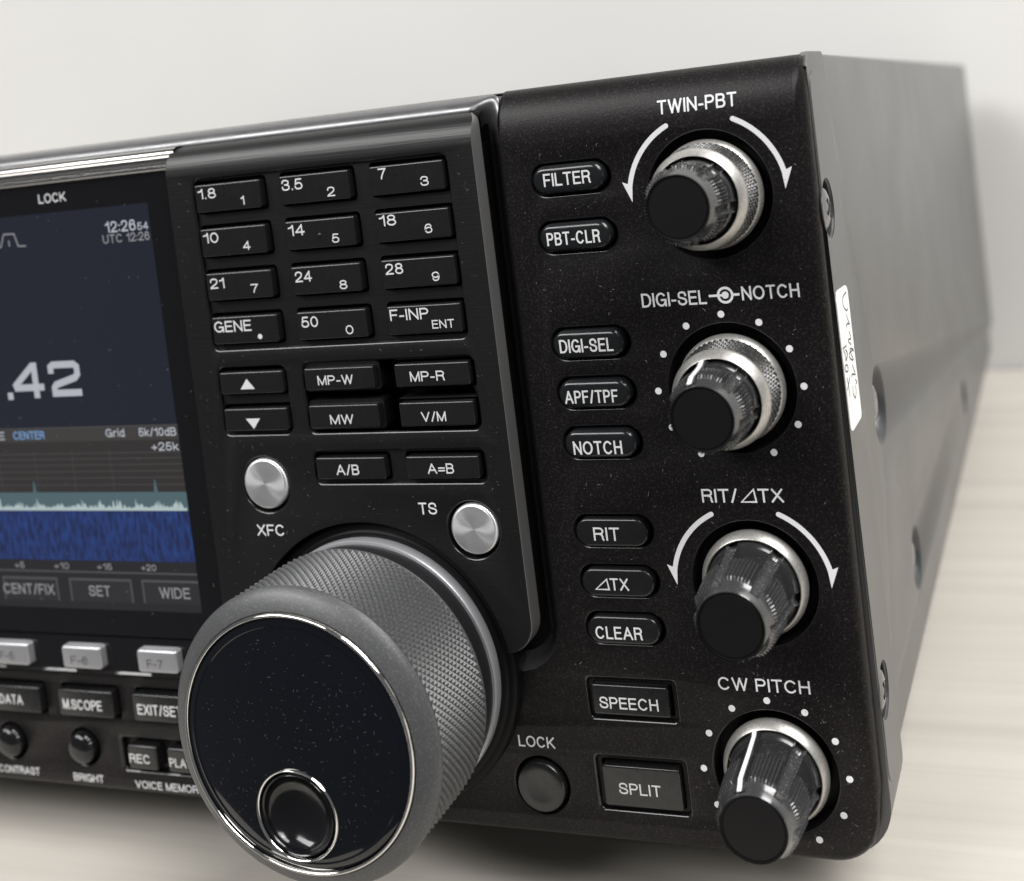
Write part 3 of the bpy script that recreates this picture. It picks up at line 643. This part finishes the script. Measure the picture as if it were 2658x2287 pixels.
for s_, x0_, x1_, tx in (('DATA', -192.0, -176.1, (-188.4, -181.2, -69.5, 2.27)), ('M.SCOPE', -170.3, -154.5, (-169.0, -157.6, -69.7, 2.35)), ('EXIT/SET', -148.6, -132.8, (-147.3, -134.9, -69.8, 2.4))):
    o = cap(x0_, x1_, -71.4, -65.2, -1.7, 4.2, 0.4, 0.5).build('mode_key', KEY, radio, angle=40)
    legend([(s_, *tx, -1.7-e)], KEYWH, o)
for s_, x0_, x1_, tx in (('REC', -152.4, -144.3, (-152.0, -146.1, -81.6, 2.06)), ('PLAY', -141.2, -133.2, (-140.7, -134.4, -81.8, 2.03))):
    o = cap(x0_, x1_, -83.2, -77.6, -1.2, 1.5, 0.5, 0.6).build('memory_key', KEY, radio, angle=40)
    legend([(s_, *tx, -1.2-e)], KEYWH, o)
for cx in (-188.1, -166.1):
    mb = MB(); n = 60
    def rf(t, y, r): return r+(0.16*abs(math.sin(9*t)) if -1.5 < y < 2 else 0)
    lathe(mb, [(3.7, 2.5), (3.7, -0.6), (3.5, -1.3), (3.0, -1.9), (2.2, -2.3), (1.2, -2.5), (0.3, -2.55)], cx, -79.4, 108, rf=rf, cap_end=True)
    mb.build('small_knob', GLOSS, radio, angle=50)

# ---- keypad module
mb = MB(); ym = -5.0; MX0, MX1, MZr, MZt = -117.0, -44.2, 50.6, 56.6
CX = [(-109.6, -93.3), (-88.4, -72.0), (-67.1, -50.7)]; RZ = [(42.45, 48.3), (33.05, 38.95), (23.75, 29.55), (14.4, 20.2)]
cut = []
def cutouts(keys, yfl):
    out = []
    for x0_, x1_, z0_, z1_ in keys:
        L = rr(x0_-0.75, x1_+0.75, z0_-0.55, z1_+0.75, 0.9); loft(mb, [L3(L, yfl), L3(L, yfl+3.4)]); fill(mb, L, [], yfl+3.4, 1); out.append(L)
    return out
KEYS = [(a, b_, c, d) for c, d in RZ for a, b_ in CX]
ARR = [(-109.5, -93.8, 3.7, 8.4), (-109.5, -93.8, -4.2, 0.6)]
MPK = [(-88.4, -72.0, 3.9, 8.5), (-67.1, -50.5, 3.9, 8.6), (-88.4, -72.0, -4.1, 0.8), (-67.1, -50.5, -4.1, 0.8)]
ABK = [(-88.3, -72.1, -14.7, -10.1), (-67.1, -50.9, -14.7, -10.1)]
for keys, R_ in ((KEYS, (-111.0, -49.7, 12.6, 49.9)), (ARR, (-110.9, -93.0, -5.6, 9.7)), (MPK, (-89.7, -49.2, -5.6, 10.0)), (ABK, (-89.7, -49.3, -16.2, -8.5))):
    yfl = ym+0.75; subs = cutouts(keys, yfl)
    cut.append(well(mb, lambda d, R_=R_: rr(R_[0]+d, R_[1]-d, R_[2]+d, R_[3]-d, 1.6, 5), ym, 0.75, 0.5, sub=subs))
for cx, cz, r in ((-101.9, -15.9, 6.35), (-54.3, -25.3, 6.2)): cut.append(well(mb, lambda d, cx=cx, cz=cz, r=r: circ(cx, cz, r-d, 56), ym, 3.0, 0.45, mifloor=1))
DCX, DCZ = -80.0, -54.4
a0 = math.degrees(math.asin(4.6/30.6))
out = [(MX1, MZr), (MX1, 20), (MX1, -10), (MX1, -43.8)]+arc(MX1-6.0, -43.8, 6.0, -12, -90, 6)+arc(DCX, DCZ, 30.6, a0, 180-a0, 40)+[(MX0, DCZ+4.6), (MX0, MZr)]
fill(mb, out, cut, ym)
# side wall of the plate (satin) with a softened edge
def shr(L, d): return L
loft(mb, [L3(out[:11], ym), [(x+0.12, ym+0.15, z-(0.1 if z < -44 else 0)) for x, z in out[:11]], [(x+0.16, ym+0.5, z-(0.14 if z < -44 else 0)) for x, z in out[:11]], [(x+0.16, ym+4.0, z-(0.14 if z < -44 else 0)) for x, z in out[:11]]], close=False, mi=2)
dl = out[10:]
loft(mb, [L3(dl, ym), L3(dl, 2.0)], close=False, mi=0)
# dark plinth of the plate
pl = [(x-0.5, z) for x, z in out[:11]]; loft(mb, [[(x+0.66, ym+4.0, z) for x, z in pl], L3(pl, ym+4.05), L3(pl, 3.0)], close=False, mi=1)
# rolled top
rows = []; rim = []
for k in range(11):
    t = math.radians(90*k/10); z = MZr+(MZt-MZr)*math.sin(t); y = ym+5.0*(1-math.cos(t))
    cut_ = 0 if z < 54.6 else 2.0-math.sqrt(max(0, 4-(z-54.6)**2)); xr = MX1-cut_
    rows.append([(x, y, z) for x in (MX0, -110, -95, -80, -65, -52, xr)]); rim.append((xr, y, z))
loft(mb, rows, close=False)
loft(mb, [rim, [(x+0.16, y+0.4, z) for x, y, z in rim], [(x+0.16, max(ym+4.0, y+0.5), z) for x, y, z in rim]], close=False, mi=2)
loft(mb, [rows_[:1]*1 if False else [r_[0] for r_ in rows], [(MX0, 2.0, r_[0][2]) for r_ in rows]] if False else [[r_[0] for r_ in rows], [(MX0, 2.0, r_[0][2]) for r_ in rows]], close=False)
mb.add([rows[-1][0], rows[-1][-1], (rows[-1][-1][0], 1.5, MZt), (MX0, 1.5, MZt)], [(0, 1, 2, 3)])
module = mb.build('keypad_panel', [BRUSH, DEEP, SATIN, RIM], radio, angle=28)
legend([('XFC', -105.5, -98.6, -26.8, 2.4, ym-e), ('TS', -65.9, -61.8, -22.1, 2.4, ym-e)], WHITE, module, name='printed_legend')

yk = -5.75
def key(rc, name, txts, tri=None):
    o = cap(*rc, yk, yk+3.6, 0.38, 0.45, 4).build(name, KEY, radio, angle=40)
    if txts: legend([(*t, yk-e) for t in txts], KEYWH, o)
    if tri:
        t = MB(); t.add([(a, yk-e, b_) for a, b_ in tri], [(0, 1, 2)]); t.build('legend', KEYWH, o)
    return o
KT = [[('1.8', -108.7, -104.2, 45.3, 2.15), ('1', -98.2, -97.3, 43.3, 1.9)], [('3.5', -87.8, -82.8, 45.3, 2.25), ('2', -77.2, -75.4, 43.25, 1.95)], [('7', -65.0, -63.2, 45.6, 2.2), ('3', -55.8, -54.0, 43.5, 1.9)],
      [('10', -108.8, -105.0, 35.95, 2.2), ('4', -99.1, -97.3, 33.9, 1.85)], [('14', -87.6, -83.7, 35.95, 2.25), ('5', -77.5, -75.8, 33.85, 1.85)], [('18', -66.1, -62.3, 36.3, 2.2), ('6', -56.2, -54.5, 34.2, 1.85)],
      [('21', -108.6, -105.0, 26.3, 2.2), ('7', -98.5, -96.7, 24.9, 1.85)], [('24', -87.4, -83.4, 26.4, 2.2), ('8', -77.1, -75.3, 24.35, 1.85)], [('28', -66.1, -62.1, 26.6, 2.2), ('9', -55.9, -54.2, 24.7, 1.85)],
      [('GENE', -109.0, -99.7, 17.0, 2.35)], [('50', -87.3, -83.3, 17.0, 2.25), ('0', -77.0, -75.2, 15.15, 1.85)], [('F-INP', -66.4, -57.7, 17.35, 2.25), ('ENT', -57.2, -52.3, 15.35, 1.7)]]
for rc, t in zip(KEYS, KT):
    o = key(rc, 'keypad_key', t)
    if t[0][0] == 'GENE':
        q = MB(); q.add(L3(circ(-97.8, 15.7, 0.55, 20), yk-e), [tuple(range(20))]); q.build('legend', KEYWH, o)
    if t[0][0] == '14':
        q = MB(); lathe(q, [(0.5, yk+0.05), (0.42, yk-0.12), (0.2, yk-0.22)], -80.3, 35.6, 16, cap_end=True); q.build('locating_bump', KEY, o)
key(ARR[0], 'arrow_key', None, [(-104.4, 4.75), (-100.8, 4.75), (-102.6, 6.95)]); key(ARR[1], 'arrow_key', None, [(-104.1, 0.0-1.5), (-100.5, -1.5), (-102.3, -3.7)])
for rc, t in zip(MPK, [('MP-W', -85.2, -76.8, 5.0, 1.95), ('MP-R', -63.6, -55.9, 5.0, 2.0), ('MW', -83.4, -77.9, -3.15, 1.95), ('V/M', -62.2, -56.7, -3.1, 1.95)]): key(rc, 'memory_key', [t])
for rc, t in zip(ABK, [('A/B', -83.5, -78.1, -13.7, 2.15), ('A=B', -62.3, -56.4, -13.6, 2.05)]): key(rc, 'vfo_key', [t])
for cx, cz, r in ((-101.7, -15.6, 5.4), (-53.9, -25.0, 5.15)):
    mb = MB(); lathe(mb, [(r, -2.2), (r, ym+0.05), (r-0.12, ym-0.2), (r-0.5, ym-0.42), (r-0.6, ym-0.45), (r*0.5, ym-0.45), (0.05, ym-0.45)], cx, cz, 80, cap_end=True)
    mb.build('round_button', SPUN, radio, angle=40)

# ---- control knobs
def interp(prof, y):
    for (r0, y0), (r1, y1) in zip(prof, prof[1:]):
        if (y0-y)*(y1-y) <= 0 and y0 != y1: return r0+(r1-r0)*(y-y0)/(y1-y0)
    return prof[-1][0]
def knurl(mb, cx, cz, ra, ya, rb, yb, N, Mr, h, mi=0):
    """diamond pyramids on a ring from (ra, ya) to (rb, yb)"""
    n2 = 2*N; v = []; f = []; idx = {}
    def P(k, m, d=0.0):
        t = 2*math.pi*(k % n2)/n2; u = m/Mr; r = ra+(rb-ra)*u+d; return (cx+r*math.sin(t), ya+(yb-ya)*u, cz+r*math.cos(t))
    def vid(k, m):
        k %= n2
        if (k, m) not in idx: idx[(k, m)] = len(v); v.append(P(k, m))
        return idx[(k, m)]
    for m in range(0, Mr+1):
        for k in range(n2):
            if (k+m) % 2 == 0: continue
            c = len(v); v.append(P(k, m, h if 0 < m < Mr else h*0.5))
            L, Rr = vid(k-1, m), vid(k+1, m)
            if m < Mr: U = vid(k, m+1); f += [(c, Rr, U), (c, U, L)]
            if m > 0: D = vid(k, m-1); f += [(c, D, Rr), (c, L, D)]
    mb.add(v, f, mi)
def knob_cap(cx, cz, prof, y_a, y_b, groove0, ptr, parent, face):
    """fluted and ridged cap: ridges between y_a and y_b, six flutes 60 degrees apart from groove0"""
    N = 540; ys = []
    P = []
    for (r0, y0), (r1, y1) in zip(prof, prof[1:]):
        n = max(1, int(abs(y1-y0)/0.8)); P += [(r0+(r1-r0)*k/n, y0+(y1-y0)*k/n) for k in range(n)]
    P.append(prof[-1])
    def rf(t, y, r):
        d = math.degrees(t)-groove0; q = (d+30) % 60-30
        out = r
        fl = max(0.0, 1-(abs(q)/8.0)**4) if abs(q) < 8.0 else 0
        if y > y_b-0.9 and y < prof[0][1]-1.0: out -= 0.85*fl*min(1, (y-(y_b-0.9))/0.7)
        if y_b <= y <= y_a+0.01 and abs(q) > 10.5: out += 0.62*abs(math.cos(math.radians(q-30)*180/5.0))-0.15
        elif y > y_a and y < prof[0][1]-1.2 and abs(q) > 9: out -= 0.28
        return out
    mb = MB(); v = []; f0 = {0: [], 1: [], 2: []}
    for r, y in P:
        for k in range(N):
            t = 2*math.pi*k/N; q = rf(t, y, r); v.append((cx+q*math.sin(t), y, cz+q*math.cos(t)))
    for a in range(len(P)-1):
        ymid = (P[a][1]+P[a+1][1])/2
        for k in range(N):
            k2 = (k+1) % N; q = abs((math.degrees(2*math.pi*(k+0.5)/N)-groove0+30) % 60-30)
            z_ = 0
            if ymid < y_b: z_ = 1
            elif ymid < prof[0][1]-1.2 and q < 8.5: z_ = 2
            elif ymid < y_a and q > 10.5: z_ = 1
            f0[z_].append((a*N+k, a*N+k2, (a+1)*N+k2, (a+1)*N+k))
    for z_ in f0:
        mb.f += f0[z_]; mb.mi += [z_]*len(f0[z_])
    mb.v = v
    o = mb.build('knob_cap', [CAPM, CAPR, CAPH], parent, angle=22)
    r, y = prof[-1]
    mb = MB(); lathe(mb, [(r-0.02, y+0.3), (r-0.12, y+0.05), (r-0.3, y+0.1), (r-0.35, y+0.32), (r-0.5, y+0.32), (r-0.62, y+0.12), (r*0.5, y+0.12), (0.05, y+0.12)], cx, cz, 80, cap_end=True)
    mb.build('knob_face', CAPF, parent, angle=40)
    if ptr is not None:
        mb = MB(); bk = MB(); a = math.radians(ptr); R_ = []; R2 = []
        for y in [prof[0][1]-0.6+(prof[-1][1]+0.5-prof[0][1]+0.6)*k/14 for k in range(15)]:
            r = interp(prof, y)
            def at(rr_, s_): return (cx+rr_*math.sin(a)+s_*math.cos(a), y, cz+rr_*math.cos(a)-s_*math.sin(a))
            R_.append([at(r-0.6, -0.42), at(r+0.46, -0.42), at(r+0.46, 0.42), at(r-0.6, 0.42)])
            R2.append([at(r-0.6, -1.15), at(r+0.30, -0.95), at(r+0.30, 0.95), at(r-0.6, 1.15)])
        for M_, Q in ((mb, R_), (bk, R2)):
            loft(M_, Q); M_.add(Q[0], [(0, 1, 2, 3)]); M_.add(Q[-1], [(0, 1, 2, 3)])
        bk.build('pointer_rib', CAPM, parent, angle=30); mb.build('pointer_line', WHITE, parent, angle=30)
def single_knob(cx, cz, g0, ptr):
    k = empty('control_knob', cx, 0, cz, radio)
    mb = MB(); lathe(mb, [(10.15, 1.0), (10.2, 0.3), (10.05, -0.2), (9.35, -1.5), (9.2, -1.6), (9.0, -1.5), (8.9, 0.5)], cx, cz, 120); mb.build('metal_ring', SILVER, k, angle=40)
    mb = MB(); lathe(mb, [(10.0, 4.0), (10.0, 0.9)], cx, cz, 96); mb.build('knob_collar', DEEP, k)
    knob_cap(cx, cz, [(8.8, 0.3), (8.8, -1.9), (8.65, -2.2), (8.4, -2.5), (8.35, -3.0), (7.85, -8.0), (7.35, -14.4), (7.2, -15.0), (6.95, -15.3), (6.35, -17.1), (6.15, -17.5)], -7.8, -14.9, g0, ptr, k, 6.1)
def dual_knob(cx, cz, g0, ptr):
    k = empty('dual_knob', cx, 0, cz, radio)
    mb = MB(); lathe(mb, [(10.25, 0.9), (10.3, 0.2), (10.2, -0.3), (9.75, -1.2), (9.6, -1.3), (9.5, -1.1)], cx, cz, 120); mb.build('metal_ring', SILVER, k, angle=40)
    mb = MB(); knurl(mb, cx, cz, 9.55, -1.2, 8.75, -6.7, 52, 8, 0.42); mb.build('knurled_band', KNURL, k, angle=5)
    mb = MB(); lathe(mb, [(9.0, -6.5), (9.25, -6.7), (9.25, -7.2), (9.1, -7.5), (8.15, -9.1), (8.0, -9.2), (7.9, -9.0), (7.8, -6.5)], cx, cz, 120); mb.build('metal_ring', SILVER, k, angle=40)
    mb = MB(); lathe(mb, [(7.85, -7.0), (7.2, -7.0)], cx, cz, 60); mb.build('knob_gap', DEEP, k)
    mb = MB(); lathe(mb, [(10.1, 4.0), (10.1, 0.8)], cx, cz, 96); mb.build('knob_collar', DEEP, k)
    knob_cap(cx, cz, [(7.5, -6.9), (7.5, -9.6), (7.4, -9.9), (7.15, -10.2), (6.9, -12.8), (6.65, -16.7), (6.5, -17.3), (5.9, -19.2), (5.75, -19.6)], -12.4, -17.1, g0, ptr, k, 5.7)
dual_knob(0.35, 36.25, 42, None); dual_knob(0.25, -0.1, -16, -16)
single_knob(0.3, -37.1, -19, None); single_knob(0.1, -73.2, -17, -17)

# ---- main tuning dial
dial = empty('tuning_dial', DCX, -5, DCZ, radio); dial['label'] = 'large grey rubber tuning dial with chrome rimmed black face and finger dimple'
mb = MB(); lathe(mb, [(30.2, 2.0), (30.2, -2.6), (29.9, -3.1), (29.4, -3.3), (28.6, -3.3), (28.2, -3.8), (27.9, -3.9), (26, -3.9)], DCX, DCZ, 160); mb.build('dial_base', DEEP, dial, angle=40)
mb = MB(); lathe(mb, [(27.0, -3.5), (27.3, -4.4), (27.4, -6.5), (27.25, -6.8), (26.4, -6.9)], DCX, DCZ, 160); mb.build('metal_ring', ALU, dial, angle=30)
mb = MB(); lathe(mb, [(26.4, -6.7), (26.8, -7.0), (26.9, -11.8), (26.6, -12.3)], DCX, DCZ, 160); mb.build('dark_band', BAND, dial, angle=30)
mb = MB(); lathe(mb, [(27.0, -11.7), (27.75, -11.9), (28.0, -12.3), (27.9, -12.7)], DCX, DCZ, 200)
knurl(mb, DCX, DCZ, 27.85, -12.7, 28.0, -30.4, 112, 24, 0.56)
gp = [(28.0, -30.4), (28.45, -30.6), (28.5, -30.95), (28.3, -31.5), (27.8, -32.1), (27.0, -32.65), (26.1, -33.15), (25.2, -33.55), (24.8, -33.7), (24.5, -33.3)]
lathe(mb, gp, DCX, DCZ, 200); mb.build('rubber_grip', RUBBER, dial, angle=18)
mb = MB(); lathe(mb, [(24.55, -33.2), (24.55, -33.8), (24.4, -34.2), (24.15, -34.35), (23.95, -34.25), (23.8, -33.95), (23.75, -33.4)], DCX, DCZ, 200); mb.build('chrome_ring', CHROME, dial, angle=60)
DX, DZ = -81.4, -67.6
mb = MB(); nn = 120
lathe(mb, [(23.8, -33.2), (23.6, -33.7), (22.6, -34.15), (22.25, -34.2), (22.05, -34.05), (21.9, -34.05), (21.5, -34.2)], DCX, DCZ, nn)
fill(mb, [(DCX+21.5*math.sin(2*math.pi*k/nn), DCZ+21.5*math.cos(2*math.pi*k/nn)) for k in range(nn)], [circ(DX, DZ, 8.55, 64)], -34.2); mb.build('dial_face', LENS, dial, angle=30)
mb = MB(); lathe(mb, [(8.75, -34.1), (8.75, -34.5), (8.55, -34.7), (8.3, -34.6), (8.15, -34.2), (8.1, -33.0)], DX, DZ, 96); mb.build('chrome_ring', CHROME, dial, angle=60)
mb = MB(); lathe(mb, [(8.1, -33.0), (7.85, -33.2), (7.75, -34.3), (7.55, -34.5), (7.3, -34.3)]+[(7.2*math.cos(math.radians(a)), -34.2+3.6*math.sin(math.radians(a))) for a in (4, 12, 22, 34, 46, 58, 70, 80, 88)], DX, DZ, 96, cap_end=True); mb.build('finger_dimple', GLOSS, dial, angle=50)

# ---- lint and dust lying on the surfaces
def lint(name, parent, region, n, y, seed, size=1.0, frac=0.45):
    rnd = random.Random(seed); mb = MB()
    for i in range(n):
        x, z = region(rnd); yy = (y(x, z) if callable(y) else y)-0.06-0.0008*i/max(1, n)*20
        if rnd.random() < frac:
            a = rnd.uniform(0, 6.28); L = rnd.uniform(0.35, 1.15)*size; bend = rnd.uniform(-1.6, 1.6); p = [(x, z)]
            for k in range(4): a += bend/4; p.append((p[-1][0]+L/4*math.cos(a), p[-1][1]+L/4*math.sin(a)))
            ribbon(mb, p, rnd.uniform(0.06, 0.11)*size, lambda q, r_: (q, yy, r_))
        else:
            r = rnd.uniform(0.05, 0.13)*size; mb.add(L3(circ(x, z, r, 6), yy), [tuple(range(6))])
    o = mb.build(name, LINTD if parent == dial else LINT, parent, merge=0); o['kind'] = 'stuff'; return o
def disc(r):
    a = r.uniform(0, 6.28); q = 20.5*math.sqrt(r.random()); x, z = DCX+q*math.cos(a), DCZ+q*math.sin(a)
    return (x, z) if math.hypot(x-DX, z-DZ) > 9 else disc(r)
lint('dust_specks', dial, disc, 300, -34.2, 5, 0.7, 0.25)
def notwell(r, reg):
    for _ in range(50):
        x, z = r.uniform(*reg[:2]), r.uniform(*reg[2:])
        if any(math.hypot(x-a, z-b_) < c+0.6 for a, b_, c in KN): continue
        if -36 < x < -17 and any(abs(z-q) < 4.2 for q in PZ.values()): continue
        if -37.5 < x < -16.5 and -84 < z < -55.5: continue
        if math.hypot(x+48.65, z+79.4) < 6.6 or math.hypot(x-DCX, z-DCZ) < 31: continue
        return x, z
    return 15, -86
lint('dust_specks', front, lambda r: notwell(r, (-38, 17.5, -87, 48)), 190, 0.0, 11, 0.7, 0.3)
lint('dust_specks', front, lambda r: notwell(r, (0, 17.5, -87, -55)), 55, 0.0, 13, 0.7, 0.3)
def onmod(r):
    x, z = r.uniform(-116, -45), r.uniform(-40, 50)
    for R_ in ((-111.0, -49.7, 12.6, 49.9), (-110.9, -93.0, -5.6, 9.7), (-89.7, -49.2, -5.6, 10.0), (-89.7, -49.3, -16.2, -8.5)):
        if R_[0]-.4 < x < R_[1]+.4 and R_[2]-.4 < z < R_[3]+.4: return onmod(r)
    if math.hypot(x+101.9, z+15.9) < 7 or math.hypot(x+54.3, z+25.3) < 7 or math.hypot(x-DCX, z-DCZ) < 31.5 or z < -30 and x > -52: return onmod(r)
    return x, z
lint('dust_specks', module, onmod, 150, ym, 17, 0.6, 0.25)
lint('dust_specks', disp, lambda r: (r.uniform(-185, -118), r.uniform(-51, 51)), 110, -1.13, 19, 0.8, 0.25)
